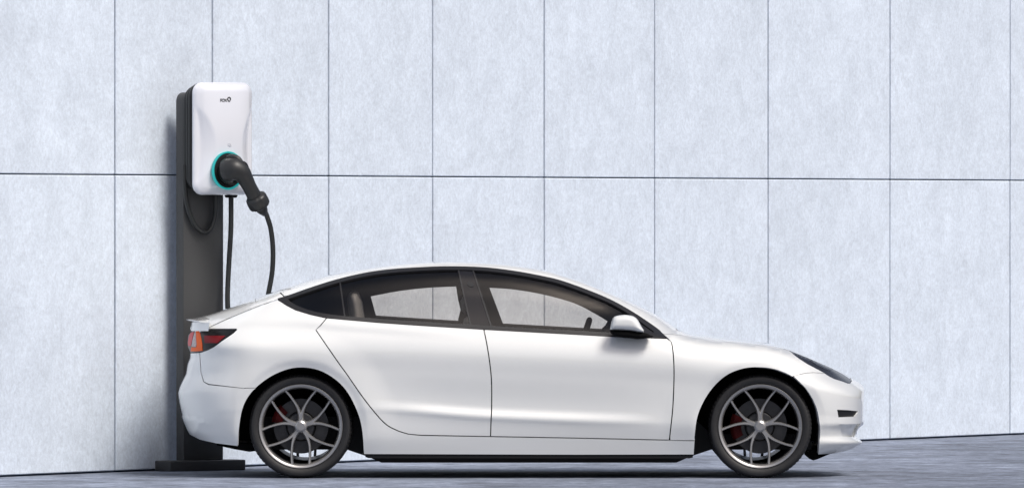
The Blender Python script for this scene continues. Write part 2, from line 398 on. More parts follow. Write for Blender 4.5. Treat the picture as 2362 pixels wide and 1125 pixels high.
def top_panel(name, xs, edge_d, mat, parent, thick=.012, offset=0., nd=14, x_at=None):
    """panel across the car from near edge depth edge_d(px) to its mirror; xs are pixel columns"""
    xs = np.array(xs, float); rows = []
    for x in xs:
        e = float(edge_d(x)); ds = np.unique(np.concatenate([e+(HALF-e)*(np.linspace(0, 1, nd))]))
        pys = ginv(np.full(len(ds), x), ds); s = (D+ds)/F
        w = np.stack([(x-CXP)*s, ds, CH-(pys-HY)*s+offset], 1)
        w2 = w[:-1][::-1].copy(); w2[:, 1] = 2*HALF-w2[:, 1]; rows.append(np.concatenate([w, w2]))
    nr, nc = len(rows), len(rows[0]); V = np.concatenate(rows); tris = []
    for i in range(nr-1):
        for j in range(nc-1):
            a = i*nc+j; tris += [(a, a+nc, a+nc+1, a+1)]
    t = tris[len(tris)//2]; fn = np.cross(V[t[1]]-V[t[0]], V[t[2]]-V[t[0]])
    if fn[2] < 0: tris = [t[::-1] for t in tris]
    cnt = {}
    for t in tris:
        for i in range(4): cnt[(t[i], t[(i+1) % 4])] = 1
    bd = [(a, b_) for (a, b_) in cnt if (b_, a) not in cnt]
    inn = np.tile(np.array([0, 0, -1.]), (len(V), 1))
    return mesh_from(name, V, tris, bd, thick, inn, mat, parent)
def inflate(name, poly, dc, front, back, mat, parent, step=4., pw=.5, rnd=None):
    """closed pillow-shaped solid from a photo outline standing at depth dc"""
    poly = densify(poly, step*.7); pts, tris, bd = tri2d(poly, [], step)
    ds = dist_to(pts, poly); bset = {i for e in bd for i in e}
    s = np.clip(ds/(rnd or ds.max()), 0, 1); hgt = (1-(1-s)**2)**pw
    bm = bmesh.new(); A = []; B = []
    for i, (p, h) in enumerate(zip(pts, hgt)):
        a = bm.verts.new(P(p[0], p[1], dc-front*h)); A.append(a)
        B.append(a if i in bset else bm.verts.new(P(p[0], p[1], dc+back*h)))
    for t in tris:
        bm.faces.new([A[i] for i in t])
        q = [B[i] for i in t[::-1]]
        try: bm.faces.new(q)
        except ValueError: pass
    return bm_obj(name, bm, mat, parent, sharp=60)
def line(pts, n_=6, closed=False):
    q = catmull([(a, b_, 0) for a, b_ in pts], n_); return [(v.x, v.y) for v in q]

car = empty('car', (P(1200, 1102, HALF)[0], HALF, 0), 'white four-door electric sedan parked side-on with black window trim and grey wheels', 'car')
car_off = Vector(car.location)
# outlines from the photograph
ra = line([(548,1027.5),(551,987),(559,942),(574,911.6),(597,887),(627,866),(661,851.5),(691.5,846.6),(725.5,850),(756,862.5),(786,885),(808.6,915),(827.5,957),(836,995),(839.6,1046)], 4)
fa = line([(1600,1044),(1603,997),(1610,955),(1628,916),(1652,884.5),(1680.5,861.7),(1715.6,848.7),(1750.7,846),(1786,850),(1821,863.4),(1845.5,881),(1866.5,905.6),(1884,940.7),(1891.5,983),(1891,1011),(1887.6,1046)], 4)
b_door = line([(1116.5,762),(1122,788),(1129,831),(1133.6,877),(1134,938),(1132.5,973),(1131.4,1006)], 4)
f_door = line([(1541,783),(1549.6,792),(1554,831),(1554.6,877),(1552,938),(1547,987),(1544,1014)], 4)
r_door = line([(942,1000.4),(914,991),(885,973),(843,923.6),(800,862.4),(778,832),(729,761)], 4)
sillf = [(1544,1014.2),(1333,1009.6),(1131.4,1006)]
t_bot = [(1541.4,780.8),(1429,777),(1277,768.3),(1116,759.5),(963,750),(871.5,743.6),(798.3,737.5),(752.6,733)]
t_rear = line([(752.6,733),(716,725),(681.7,714.6),(661,704),(648,695),(640.6,688.5)], 3)
t_top = line([(640.6,688.5),(666,681),(720.6,662),(780,643.7),(839.5,630),(894,622),(963,617),(1031.5,614.5),(1111,616.5),(1182,624.4),(1253.4,637.4),(1300.8,649.3),(1372,675.4),(1419.3,696.7),(1466.7,724),(1514,756),(1528,769),(1541.4,780.8)], 4)
i_top = line([(664,690),(723,670),(783,651.5),(840,638),(895,630),(963,625),(1031,622.5),(1110,624.5),(1181,632.5),(1250,645),(1298,657),(1368,683),(1414,703),(1461,731),(1508,765)], 4)
i_bot = [(1508,770),(1429,768),(1277,759.5),(1116,750.5),(963,741),(871.5,735),(798,729.5)]
i_rear = line([(798,729.5),(757,724.5),(722,718),(691,707.5),(672,697.5),(664,690)], 3)
hl_low = [(1821,807.6),(1831,816.7),(1843.6,826),(1862,838),(1887,851),(1903,859.8),(1912,866),(1924,872),(1943,878),(1955.6,882.7),(1961,882.7)]
hl_top = [(1963.6,878.3),(1962.5,873.5),(1956,868.5),(1943,860.2),(1924.4,850.5),(1903,841.5),(1881,832),(1862,824.5),(1843.6,817.3),(1832,812)]
tl = [(434,772),(444,762.3),(459.7,760.4),(477,758.8),(543,758.3),(546,759.5),(537,768),(512,784.7),(492,799.7),(477,807),(464.7,811.5),(438.6,812.7),(433,800),(432.2,790)]
G = 1.3     # half of a shut line, in photo pixels

def shift(pl, dx, dy): return [(a+dx, b_+dy) for a, b_ in pl]
# front door
panel('front_door', shift(b_door, G, 0)[0:1]+[(x, y) for x, y in shift(b_door, G, 0)[1:-1]]+[(1131.4+G, 1006-G), (1333, 1009.6-G), (1544-G, 1014.2-G)]+shift(f_door, -G, 0)[::-1][1:]+[(1541-G, 781.5), (1429, 777.5), (1277, 769), (1117+G, 760.3)], M['paint'], car, step=5)
# rear door
panel('rear_door', [(752.8+G, 734)]+[(871.5, 744.4), (963, 750.8), (1116-G, 760)]+shift(b_door, -G, 0)[1:-1]+[(1131.4-G, 1006-G), (971, 1003-G)]+[(a+.8, b_-1.) for a, b_ in r_door]+[(741.5, 749.5)], M['paint'], car, step=5)
# rear quarter panel with the sill
qp = [(754-2.6, 733.5)]+[(739.3, 748.4), (727.5, 760.7)]+[(a-.8, b_+1.) for a, b_ in r_door[::-1]][1:]+[(971, 1003+G), (1131, 1006+G), (1333, 1009.6+G), (1544, 1014.2+G), (1602, 1015.6+G), (1600, 1047), (1330, 1047.5), (840, 1046)]
qp += ra[::-1][1:-14]
# climb over the arch until the bumper line
ra_up = [p for p in ra[::-1] if p[1] < 893.5 or p[0] > 700]
qp = qp[:qp.index((840, 1046))+1]+[p for p in ra_up[1:] if p[1] < 893 or p[0] > 700]+[(591, 893.4), (559, 894.6-.7), (482, 886-G), (471, 879.5), (464.5, 859), (461.5, 813)]
qp += [(464.7, 812.6), (478, 808), (493, 800.7), (513, 785.8), (538, 769), (547.6, 759.5), (545, 757), (478, 757.3), (522, 737.2), (593.4, 707.8), (639.6, 691.8), (648, 696.5), (661, 705), (681.7, 715.6), (716, 726), (745, 732.5)]
panel('quarter_panel', qp, M['paint'], car, step=6)
# rear bumper
ra_lo = [p for p in ra if p[1] >= 893.5 and p[0] < 640]
rb = [p for p in ra_lo if p[1] > 895.5]+[(590, 894.9)]+[(559, 894.6+.5), (481, 886+.9), (468.5, 880), (462.6, 859), (459.7, 813.6), (438.6, 814.3)]
rb += [(x, y) for y, x in ((820,438),(840,432),(859,429),(875,422),(889,415.6),(906,411),(927,413.7),(946,417.5),(965,421),(983,428),(1000,436))]+[(461, 1013), (500, 1021.5)]
def bump_line(px, py):
    yy = 958+(px-421)*.25; s = (py-yy); fade = np.clip((495-px)/45, 0, 1)
    return fade*.0035*np.where(s < 0, np.exp(s/9.), -.4*np.exp(-s/5.))
panel('rear_bumper', rb, M['paint'], car, step=5, shape=bump_line)
# front fender
fl = [p for p in fa if p[0] < 1832 and not (p[1] > 1014)]
ff = [(1544+2*G, 1014)]+[(1602.5, 1015.6-G)]+fl+[(1831, 865.8), (1856, 859.5), (1877, 857.7), (1901, 860)]+[(a, b_+1) for a, b_ in hl_low[:6][::-1]]
ff += [(1818, 806.6), (1772, 797.8), (1700, 790.3), (1640, 784.3), (1600, 778.3), (1571, 772.3), (1531, 770.6), (1542.5, 780.6), (1547, 785.5)]+shift(f_door, G, 0)[1:-1]
panel('front_fender', ff, M['paint'], car, step=8)
# front bumper
fr = [p for p in fa if p[0] > 1845]
fb = [(1831, 867.0), (1856, 860.8), (1877, 859), (1903, 861.2)]+[(a, b_+1.2) for a, b_ in hl_low[6:]]+[(1964.5, 879), (1963.8, 872.3)]
fb += [(x, y) for y, x in ((880,1980),(889,1990),(900,1994.5),(927,1993.5),(972,1992),(978,1992),(984,1984),(994,1977),(1006,1976),(1012,1983),(1020,1990),(1028,1979),(1036,1965))]+[(1945, 1041), (1922, 1045)]+[(1887.6, 1047)]+fr[::-1][1:]
hole1 = [(1931,944),(1955,945),(1979.5,947.5),(1976,955),(1971,960.5),(1934,961.5)]
hole2 = [(1936,977.5),(1960,977.4),(1986,976.3),(1980,984),(1975,993),(1972.5,1003),(1970,1007),(1943,1006),(1938,990)]
panel('front_bumper', fb, M['paint'], car, holes=[hole1, hole2], step=4.2, thick=.018)
panel('air_intake', hole1, M['plastic'], car, offset=.009, step=5, thick=0)
panel('bumper_recess', hole2, M['paint'], car, offset=.014, step=4, thick=0)
# hood, windscreen, roof, rear glass and boot lid
def seam_d(px):
    ys = np.interp(px, [1545,1556,1571,1600,1640,1700,1772,1818,1832,1843.6,1862,1881,1903,1924.4,1943,1956,1964], [770,771,772,778,784,790,797.5,806,811,816.3,823.5,831,840.5,849.5,859,867.5,872])
    return f(px, ys)[0]
top_panel('hood', np.concatenate([np.linspace(1571, 1900, 60), np.linspace(1905, 1960, 16)]), seam_d, M['paint'], car, thick=0)
def rail_d(px): return f(px, np.interp(px, XS, a_rail)+.5)[0]
top_panel('windscreen', np.linspace(1390, 1571, 28), lambda x: .622 if x < 1560 else rail_d(x)+.005, M['rglass'], car, thick=0)
top_panel('glass_roof', np.linspace(722, 1388, 60), lambda x: .622, M['rglass'], car, thick=0)
top_panel('rear_window', np.linspace(590, 721, 30), lambda x: .663, M['rglass'], car, thick=0)
top_panel('boot_top', np.linspace(448, 589, 40), lambda x: max(.36, float(f(x, 748)[0]) if x < 480 else .36), M['paint'], car, thick=0)
def bl(px):
    ys = np.interp(px, [430,445,460,476,522,593,648], [742,748.5,752,755.5,735,705.7,686.5]); return f(px, ys)[0]
# rail frame beside the rear window and boot lid
boot = [(640, 689.3), (593.4, 705.6), (522, 734.6), (476, 755.9), (460, 757), (446, 760), (437, 759), (440, 749), (452, 744.5), (464, 742)]
sl_line = [(x, float(ginv(x, max(.36, float(f(x, np.interp(x, XS, a_sil)+9)[0])) if x < 450 else .36)[0])) for x in np.linspace(446, 645, 40)]
panel('boot_lid', [(655.2-1.5, 683.3), (640, 689.3), (593.4, 705.6), (522, 734.6), (478, 755.8), (462, 758.2), (445, 760.8), (438.5, 758.5), (441, 748), (443, 742)]+sl_line, M['paint'], car, step=5, thick=.004)
# roof rail: from the rear gap line to the foot of the windscreen pillar
rr = [(656.2, 682)]+[(a, b_-.8) for a, b_ in t_top if a > 660 and a < 1527]+[(1530, 769.4), (1550, 770.2), (1571, 771.4)]+[(x, float(ginv(x, .375)[0]) if x < 1560 else float(np.interp(x, XS, a_rail))+.3) for x in np.linspace(1571, 722, 130)]
rr += [(x, float(ginv(x, .36)[0])) for x in np.linspace(716, 648, 18)]
panel('roof_rail', rr, M['paint'], car, step=7)
def strip_panel(name, xs, d0, d1, mat, parent, n_=9):
    V = []
    for x in xs:
        dl = np.linspace(d0, d1, n_); pys = ginv(np.full(n_, float(x)), dl); s_ = (D+dl)/F
        V.append(np.stack([(x-CXP)*s_, dl, CH-(pys-HY)*s_], 1))
    nr = len(V); V = np.concatenate(V); Q = []
    for i in range(nr-1):
        for j in range(n_-1): a = i*n_+j; Q.append((a, a+n_, a+n_+1, a+1))
    fn = np.cross(V[Q[0][1]]-V[Q[0][0]], V[Q[0][2]]-V[Q[0][0]])
    if fn[2] < 0: Q = [q[::-1] for q in Q]
    z = np.zeros((len(V), 3)); mesh_from(name, V, Q, [], 0, z, mat, parent)
    V2 = V.copy(); V2[:, 1] = 2*HALF-V2[:, 1]; mesh_from(name, V2, Q, [], 0, z, mat, parent, flip=True)
strip_panel('rear_pillar', np.linspace(590, 721, 36), .36, .66, M['paint'], car)
strip_panel('roof_edge', np.linspace(721, 1560, 130), .376, .62, M['paint'], car)
# spoiler lip
bm = bmesh.new()
secs = []
for k in range(25):
    s = k/24*2-1; dd = HALF+s*.74; q = abs(s)**2.6
    x_off = 30*q
    tip = Vector(P(427.5+x_off, 735.5+4*q, dd)); root = Vector(P(470+x_off*.5, 729.5+6*q, dd)); rb_ = Vector(P(462+x_off*.6, 742.5+3*q, dd)); tb = Vector(P(430+x_off, 738.3+4*q, dd))
    secs.append([bm.verts.new(v) for v in (tip, (tip+root)*.5+Vector((0, 0, -.003)), root, rb_, tb)])
for a, b_ in zip(secs[:-1], secs[1:]):
    for k in range(5): bm.faces.new((a[k], a[(k+1) % 5], b_[(k+1) % 5], b_[k]))
bm.faces.new(secs[0]); bm.faces.new(secs[-1][::-1])
bm_obj('spoiler_lip', bm, M['paint'], car)
bm = bmesh.new(); secs = []
for k in range(33):
    s_ = k/32*2-1; dd = HALF+s_*.79; q = abs(s_)**3
    secs.append([bm.verts.new(P(440+x+42*q, y, dd)) for x, y in ((6, 739), (1.0, 743), (.5, 749), (-.5, 755), (-1.5, 763), (8, 763))])
for a, b_ in zip(secs[:-1], secs[1:]):
    for k in range(5): bm.faces.new((a[k], a[k+1], b_[k+1], b_[k]))
bm_obj('boot_lid_rear', bm, M['paint'], car)
# dark structure behind the shut lines
inner = [(560, 893), (452, 880), (445, 820), (450, 770), (470, 765), (560, 757), (650, 720), (740, 745), (1000, 762), (1530, 790), (1700, 800), (1810, 818), (1890, 862), (1950, 890), (1972, 910), (1965, 970), (1930, 1030), (1895, 1035)]
panel('inner_frame', inner+fa[::-1][2:-2]+[(1590, 1040), (850, 1040)]+ra[::-1][3:-2]+[], M['inner'], car, offset=.035, step=14, thick=0)
# window trim, pillars and panes
rear_in = [(664.5,690),(700,677.5),(722,670.3),(752,660.5),(781,652)]
# full trim ring
panel('window_trim', t_bot[:-1]+t_rear+t_top[1:-1], M['black'], car, holes=[i_bot[:-1]+i_rear+i_top[1:]], offset=-.003, thick=.02, step=5)
def ytop(x): return float(np.interp(x, [p[0] for p in i_top], [p[1] for p in i_top]))
xb, yb = zip(*sorted(i_bot+i_rear)); 
def ybot(x): return float(np.interp(x, xb, yb))
def quad(x0t, x1t, x0b, x1b, n_=1):
    top = [(x, ytop(x)-1.5) for x in np.linspace(x0t, x1t, n_+1)]; bot = [(x, ybot(x)+1.5) for x in np.linspace(x1b, x0b, n_+1)]
    return top+bot
panel('window_bar', quad(782.5, 785.8, 793.5, 797.3), M['black'], car, offset=-.001, thick=.014, step=6)
panel('centre_pillar', quad(1059, 1089, 1087.5, 1131, 4), M['gloss'], car, offset=.003, thick=.02, step=8)
panel('pillar_strip', quad(1055.5, 1059, 1083.5, 1087.5), M['black'], car, offset=-.001, thick=.012, step=6)
panel('pillar_strip', quad(1089, 1092.5, 1131, 1135.5), M['black'], car, offset=-.001, thick=.012, step=6)
lens = [(1085.3+8*math.cos(a), 655+6*math.sin(a)+2.*math.cos(a)) for a in np.linspace(0, 2*PI, 20, endpoint=False)]
panel('pillar_camera', lens, M['lining'], car, offset=-.0005, thick=.006, step=3)
panel('front_window', quad(1092.5, 1508, 1135.5, 1508, 30)[:-1]+[(1135.5, ybot(1135.5)+1.5)], M['wglass'], car, offset=.009, thick=0, step=10)
panel('rear_door_window', quad(785.8, 1055.5, 797.3, 1083.5, 20), M['wglass'], car, offset=.009, thick=0, step=10)
panel('quarter_window', quad(664.5, 782.5, 664.5, 793.5, 14)[1:-1], M['wglass'], car, offset=.009, thick=0, step=8)
# mirror sail
panel('mirror_sail', [(1478, 746), (1508, 766), (1512, 772), (1470, 772)], M['black'], car, offset=.002, thick=.01, step=5)

# headlight
panel('headlight', hl_low+hl_top, M['hlens'], car, offset=.003, thick=.012, step=4)
hp = [(1836,817.5),(1862,828.5),(1885,840),(1903,849.5),(1925,860.5),(1948,871),(1952,876.5),(1936,872.5),(1912,861),(1887,846.5),(1862,833.5)]
panel('headlight_strip', [(1868,829.5),(1886,837.5),(1905,846.5),(1919,851.8),(1917,854),(1903,849.5),(1885,841)], M['hchrome'], car, offset=.0015, thick=.003, step=4)
# tail light
panel('tail_light', tl, M['tail'], car, offset=.002, thick=.012, step=4)
panel('orange_lens', [(452,762.2),(458.5,762),(461,767),(463.5,779.7),(466,794.7),(467.3,808),(452,809.8),(439.8,809.6),(441.5,800),(452,801),(454,795),(452.5,778)], M['orange'], car, offset=-.001, thick=.006, step=3)
panel('clear_lens', [(449,765),(451.5,764.5),(451.7,778),(453,794),(451,799.5),(441.5,798.5),(444,784)], M['clear'], car, offset=-.0005, thick=.006, step=3)
panel('red_lens', [(440,766.5),(447.5,764.5),(443,783),(440,798),(434,797),(433.6,788),(436,775)], M['pink'], car, offset=-.0005, thick=.006, step=3)
panel('red_reflector', [(470.5,773.5),(519.5,773.5),(501.4,790.5),(471.5,790.5)], M['dred'], car, offset=0, thick=.004, step=4)
# lower black sill strip, rear diffuser, front undertray
def prism(name, poly, d0, d1, mat, parent=car, sharp=30):
    bm = bmesh.new(); a = [bm.verts.new(P(x, y, d0)) for x, y in poly]; b_ = [bm.verts.new((P(x, y, d0)[0], d1, P(x, y, d0)[2])) for x, y in poly]
    n_ = len(poly)
    fa_ = bm.faces.new(a); fb_ = bm.faces.new(b_[::-1])
    for i in range(n_): bm.faces.new((a[i], b_[i], b_[(i+1) % n_], a[(i+1) % n_]))
    bmesh.ops.triangulate(bm, faces=[fa_, fb_])
    return bm_obj(name, bm, mat, parent, smooth=False, sharp=sharp)
prism('sill_strip', [(841, 1043), (1599, 1044.5), (1598, 1054.5), (1590, 1056), (850, 1055.5), (843, 1053)], .082, .30, M['plastic'])
prism('sill_strip', [(841, 1043), (1599, 1044.5), (1598, 1054.5), (1590, 1056), (850, 1055.5), (843, 1053)], 1.54, 1.758, M['plastic'])
prism('rear_diffuser', [(500, 1012), (549, 1022), (598, 1022), (600, 1038), (575, 1041), (540, 1035), (500, 1026)], .27, 1.57, M['liner'])
prism('front_undertray', [(1885, 1030), (1935, 1037), (1903, 1046.5), (1886, 1058), (1876, 1061), (1868, 1058), (1866, 1040)], .36, 1.48, M['liner'])
prism('underbody', [(600, 960), (845, 960), (1596, 960), (1640, 1000), (1870, 1000), (1872, 1036), (1640, 1036), (1592, 1052), (1560, 1066), (880, 1066), (848, 1052), (800, 1036), (600, 1036)], .34, 1.50, M['inner'])  # dark belly shaped lower to stand in for shadow beneath the car

# wheel wells
def well(arch, cx):
    bm = bmesh.new(); a = []; b_ = []
    for (x, y) in arch:
        d0 = float(f(x, y)[0])+.012; p = P(x, y, d0); a.append(bm.verts.new(p)); b_.append(bm.verts.new((p[0], .46, p[2])))
    for i in range(len(arch)-1): bm.faces.new((a[i], a[i+1], b_[i+1], b_[i]))
    cut = 1020; c = bm.verts.new((P(cx, 1, 0)[0], .46, P(0, cut, 0)[2]))
    up = [v for v, (x, y) in zip(b_, arch) if y < cut]
    for i in range(len(up)-1): bm.faces.new((up[i], up[i+1], c))
    o = bm_obj('wheel_liner', bm, M['liner'], car)
    me = o.data.copy()
    for v in me.vertices: v.co.y = 2*HALF-v.co.y
    me.flip_normals(); link('wheel_liner', me, None, car)
    return o
well(ra, 693.5); well(fa, 1753.5)

# mirror
cap = [(1406.8,759.9),(1408.5,750),(1412,736.2),(1416.6,730.4),(1424.7,727.5),(1438.6,725.8),(1451.3,726.4),(1460.5,728.7),(1467.5,733.3),(1473.2,740.8),(1477.9,750),(1484.8,765.7),(1452.4,761.6),(1430,760.4)]
inflate('mirror_cap', line(cap, 3), -.05, .04, .07, M['paint'], car, step=3.2, rnd=14)
mb = [(1406.8,760.2),(1430,760.8),(1452.4,762),(1484.8,766.2),(1498,771),(1507.9,776.1),(1494,779),(1484.8,781),(1471,781.8),(1464,781.3),(1452.4,779.6),(1429.3,777.8),(1415.5,773.2),(1408.5,767.4)]
inflate('mirror_base', line(mb, 2), -.03, .035, .10, M['liner'], car, step=3.2, rnd=10)
bm = bmesh.new(); tube(bm, [PV(1474, 772, -.02), PV(1478, 773, .06)], [.018, .022], 12); bm_obj('mirror_stalk', bm, M['plastic'], car)
for nm, mt in (('mirror_cap', 'paint'), ('mirror_base', 'plastic')):        # the far mirror
    src = bpy.data.objects[nm]; me = src.data.copy()
    for v in me.vertices: v.co.y = 2*HALF-v.co.y
    me.flip_normals(); o = bpy.data.objects.new(nm, me); C.objects.link(o); o.parent = car

# cabin: lining of the far side with its window openings, roof lining, seats, wheel, dash
def flat_ring(name, outer, holes, d0, thick, mat, step=20):
    pts, tris, bd = tri2d(densify(outer, step*.6), [densify(h, step*.6) for h in holes], step)
    W0 = np.array([P(a, b_, d0) for a, b_ in pts])
    t = tris[0]; fn = np.cross(W0[t[1]]-W0[t[0]], W0[t[2]]-W0[t[0]])
    if fn[1] > 0: tris = [t[::-1] for t in tris]; bd = [(b_, a) for a, b_ in bd]
    return mesh_from(name, W0, tris, bd, thick, np.tile(np.array([0, 1., 0]), (len(W0), 1)), mat, car)
o1 = line([(855,683.3),(917,671.5),(985.8,663.6),(1052,660.4)], 4)+[(1057,693),(1062.4,713.5),(1057,736),(1056.7,749),(868,738)]
o2 = line([(1129,663.5),(1182,667),(1253.4,679),(1324.5,699),(1372,722.8),(1401.5,740.5)], 4)+[(1425,752),(1440,775),(1300,764),(1162,753.6)]
o0 = [(705,692),(775,680.5),(782,716),(716,702)]
lo_ = [(x, y+1) for x, y in line([(662,692),(723,664),(783,646),(840,632),(895,624),(963,619),(1031,616.5),(1110,618.5),(1181,626.5),(1250,640),(1298,651),(1368,678),(1414,700),(1461,728),(1508,762)], 3)]
o2 = line([(1129,663.5),(1182,667),(1253.4,679),(1324.5,699),(1372,722.8),(1401.5,740.5)], 4)+[(1395,752),(1393,790),(1175,785)]
o1 = o1[:-2]+[(1058, 775), (876, 760)]
flat_ring('far_side_lining', lo_+[(1510, 800), (1100, 800), (700, 790), (662, 720)], [o1, o2], 1.46, .03, M['lining'])
# near lower door cards
prism('door_card', [(700, 745), (1116, 770), (1520, 790), (1520, 960), (860, 960), (760, 800)], .13, .17, M['lining'])
# seats
def seat(px, dc, back=True):
    inflate('seat_backrest', [(px-34, 760), (px-28, 735), (px-12, 722), (px+14, 724), (px+26, 745), (px+40, 800), (px+46, 850), (px-5, 850), (px-22, 800)], dc, .22, .22, M['seat'], car, step=8, pw=.35)
    inflate('headrest', [(px-34, 716), (px-36, 694), (px-28, 680), (px-16, 678), (px-6, 690), (px-2, 716), (px-10, 724), (px-26, 724)], dc, .12, .12, M['seat'], car, step=5)
seat(1098, .50); seat(1098, 1.30)
inflate('rear_seat', [(800, 690), (806, 674), (818, 669), (828, 674), (836, 695), (842, 740), (852, 800), (820, 800), (806, 740)], .50, .18, .18, M['seat'], car, step=6)
inflate('rear_seat', [(800, 690), (806, 674), (818, 669), (828, 674), (836, 695), (842, 740), (852, 800), (820, 800), (806, 740)], 1.28, .14, .14, M['seat'], car, step=6)
# steering wheel: a ring seen edge-on
bm = bmesh.new(); c0 = PV(1341, 796, 1.25); ax = Vector((-.95, 0, .30)).normalized(); e1 = Vector((0, 1, 0)); e2 = ax.cross(e1)
ring = [c0+(e1*math.cos(a)+e2*math.sin(a))*.17 for a in np.linspace(0, 2*PI, 40, endpoint=False)]; tube(bm, ring, .019, 10, closed=True)
tube(bm, [c0-e1*.16, c0+e1*.16], .02, 8); tube(bm, [c0, c0-ax*.25+Vector((0, 0, 0))], .03, 8)
bm_obj('steering_wheel', bm, M['lining'], car)
inflate('dashboard', [(1385, 775), (1388, 757), (1396, 750), (1412, 745), (1470, 752), (1530, 775), (1530, 840), (1400, 840)], HALF, .68, .66, M['lining'], car, step=10, rnd=8)

# ------------------------------------------------------------------ wheels
s0 = (D+.06)/F
def make_wheel(px, side=1):
    """side 1 faces the camera"""
    w = bpy.data.objects.new('wheel', None); C.objects.link(w); w.parent = car
    R = 119.5*s0; RR = 96.5*s0
    Z0 = R
    w.location = (P(px, 0, .06)[0], .052 if side > 0 else 2*HALF-.052, Z0); w.rotation_euler = (0, 0, 0 if side > 0 else PI)
    NS = 360
    prof = [(RR-.004, .022), (RR+.004, .010), (RR+.012, .004), (RR+.030, .000), (RR+.044, .002), (RR+.046, .0035), (R-.022, .010), (R-.010, .020), (R-.003, .034), (R, .055), (R, .12), (R, .19), (R-.004, .212), (R-.015, .228), (RR+.02, .236), (RR-.004, .22)]
    def tread(j, k):
        if j in (7, 8, 9): return -.004 if (k % 5) < 1 else 0
        if j in (10, 11): return -.005 if ((k+2) % 5) < 1 else 0
        return 0
    bm = bmesh.new(); lathe(bm, prof, NS, mod=tread)
    # raised blocks of lettering-like ribs on the sidewall
    bm_obj('tyre', bm, M['rubber'], w, sharp=50)
    bm = bmesh.new()
    lathe(bm, [(RR-.023, .032), (RR-.019, .015), (RR-.011, .0080), (RR-.002, .006), (RR+.0015, .010), (RR+.0015, .024)], 128)
    lathe(bm, [(RR-.023, .032), (RR-.026, .060)], 128)
    rim = bm_obj('rim', bm, M['rim'], w, sharp=40)
    bm = bmesh.new(); lathe(bm, [(RR-.026, .060), (RR-.028, .075), (RR-.030, .14), (RR-.012, .215), (RR-.004, .222)], 128); bm_obj('rim_barrel', bm, M['rimdark'], w)
    # five forked spokes
    for k in range(5):
        bm = bmesh.new(); base = math.radians(90+72*k)
        for sg in (-1, 1):
            ctr = [(.02, 0), (.13, 0.0), (.24, 3.2), (.34, 6.4), (.46, 10.0), (.60, 14.8), (.75, 19.0), (.90, 22.6), (.985, 24.2)]
            wid = [.15, .12, .088, .070, .059, .052, .049, .053, .07]
            cs = catmull([(r*RR*math.cos(base+sg*math.radians(a)), 0, r*RR*math.sin(base+sg*math.radians(a))) for r, a in ctr], 4)
            tt = np.linspace(0, len(ctr)-1, len(cs)); ws = np.interp(tt, range(len(wid)), wid)*RR
            rad = [p.length/RR for p in cs]; secs = []
            for i, p in enumerate(cs):
                t = (cs[min(i+1, len(cs)-1)]-cs[max(i-1, 0)]).normalized(); sd = Vector((-t.z, 0, t.x)); hw = ws[i]*.5*1.15
                yf = .024+.016*(1-rad[i])-.010*math.sin(min(1, rad[i])*PI)*0 - (.010 if rad[i] > .9 else .0)*min(1, (rad[i]-.9)*10)
                yf = .020+.020*(1-rad[i]**1.5)
                secs.append([bm.verts.new(p+sd*(hw*a)+Vector((0, yf+b_, 0))) for a, b_ in ((-1.15, .034), (-1, .008), (-.55, .0), (.55, .0), (1, .008), (1.15, .034))])
            for a, b_ in zip(secs[:-1], secs[1:]):
                for q in range(5): bm.faces.new((a[q], b_[q], b_[q+1], a[q+1]))
                bm.faces.new((a[5], b_[5], b_[0], a[0]))
            bm.faces.new(secs[0]); bm.faces.new(secs[-1][::-1])
        bm_obj('spoke', bm, M['rim'], w, sharp=40)
    bm = bmesh.new(); lathe(bm, [(.0005, .019), (.024, .019), (.027, .021), (.0275, .030), (.036, .036), (.045, .06), (.0005, .06)], 48); bm_obj('hub_cap', bm, M['rim'], w, sharp=25)
    bm = bmesh.new(); lathe(bm, [(.0005, .072), (.082, .072), (.088, .078), (.090, .10), (.090, .112)], 64); lathe(bm, [(.095, .112), (.172, .112), (.172, .134), (.095, .134)], 96, close=True); bm_obj('brake_disc', bm, M['disc'], w)
    bm = bmesh.new()
    a0, a1 = (155, 208) if px > 1000 else (134, 172)
    for r0, r1, y0, y1 in ((.118, .176, .094, .110), (.160, .186, .108, .150)):
        secs = []
        for a in np.linspace(a0, a1, 14):
            c_, s_ = math.cos(math.radians(a)), math.sin(math.radians(a)); rc = .5*(r0+r1)
            secs.append([bm.verts.new((r*c_, y, r*s_)) for r, y in ((r0, y1), (r0, y0+.004), (r0+.006, y0), (r1-.01, y0), (r1, y0+.008), (r1, y1))])
        for a, b_ in zip(secs[:-1], secs[1:]):
            for q in range(6): bm.faces.new((a[q], b_[q], b_[(q+1) % 6], a[(q+1) % 6]))
        bm.faces.new(secs[0]); bm.faces.new(secs[-1][::-1])
    cal = bm_obj('brake_caliper', bm, M['red'], w)
    return w
def copy_wheel(src, px, side):
    r = src.copy(); C.objects.link(r); r.location.x = P(px, 0, .06)[0]
    if side < 0: r.location.y = 2*HALF-.052; r.rotation_euler.z = PI
    for ch in src.children:
        c = ch.copy(); C.objects.link(c); c.parent = r
    return r
wr = make_wheel(693.5); wf = make_wheel(1753.5); bpy.context.view_layer.update()
copy_wheel(wr, 693.5, -1); copy_wheel(wf, 1753.5, -1)
for px in (693.5, 1753.5):
    bm = bmesh.new()
    c = Vector((P(px, 0, .06)[0], 0, 118.5*s0)); tube(bm, [c+Vector((0, .16, 0)), c+Vector((0, 1.68, 0))], .05, 12)
    bm_obj('axle', bm, M['inner'], car)

# put the car's parts relative to its base
for o in list(car.children):
    if o.type == 'MESH': o.data.transform(Matrix.Translation(-car_off)) if not o.get('_m') else None
    else: o.location = Vector(o.location)-car_off

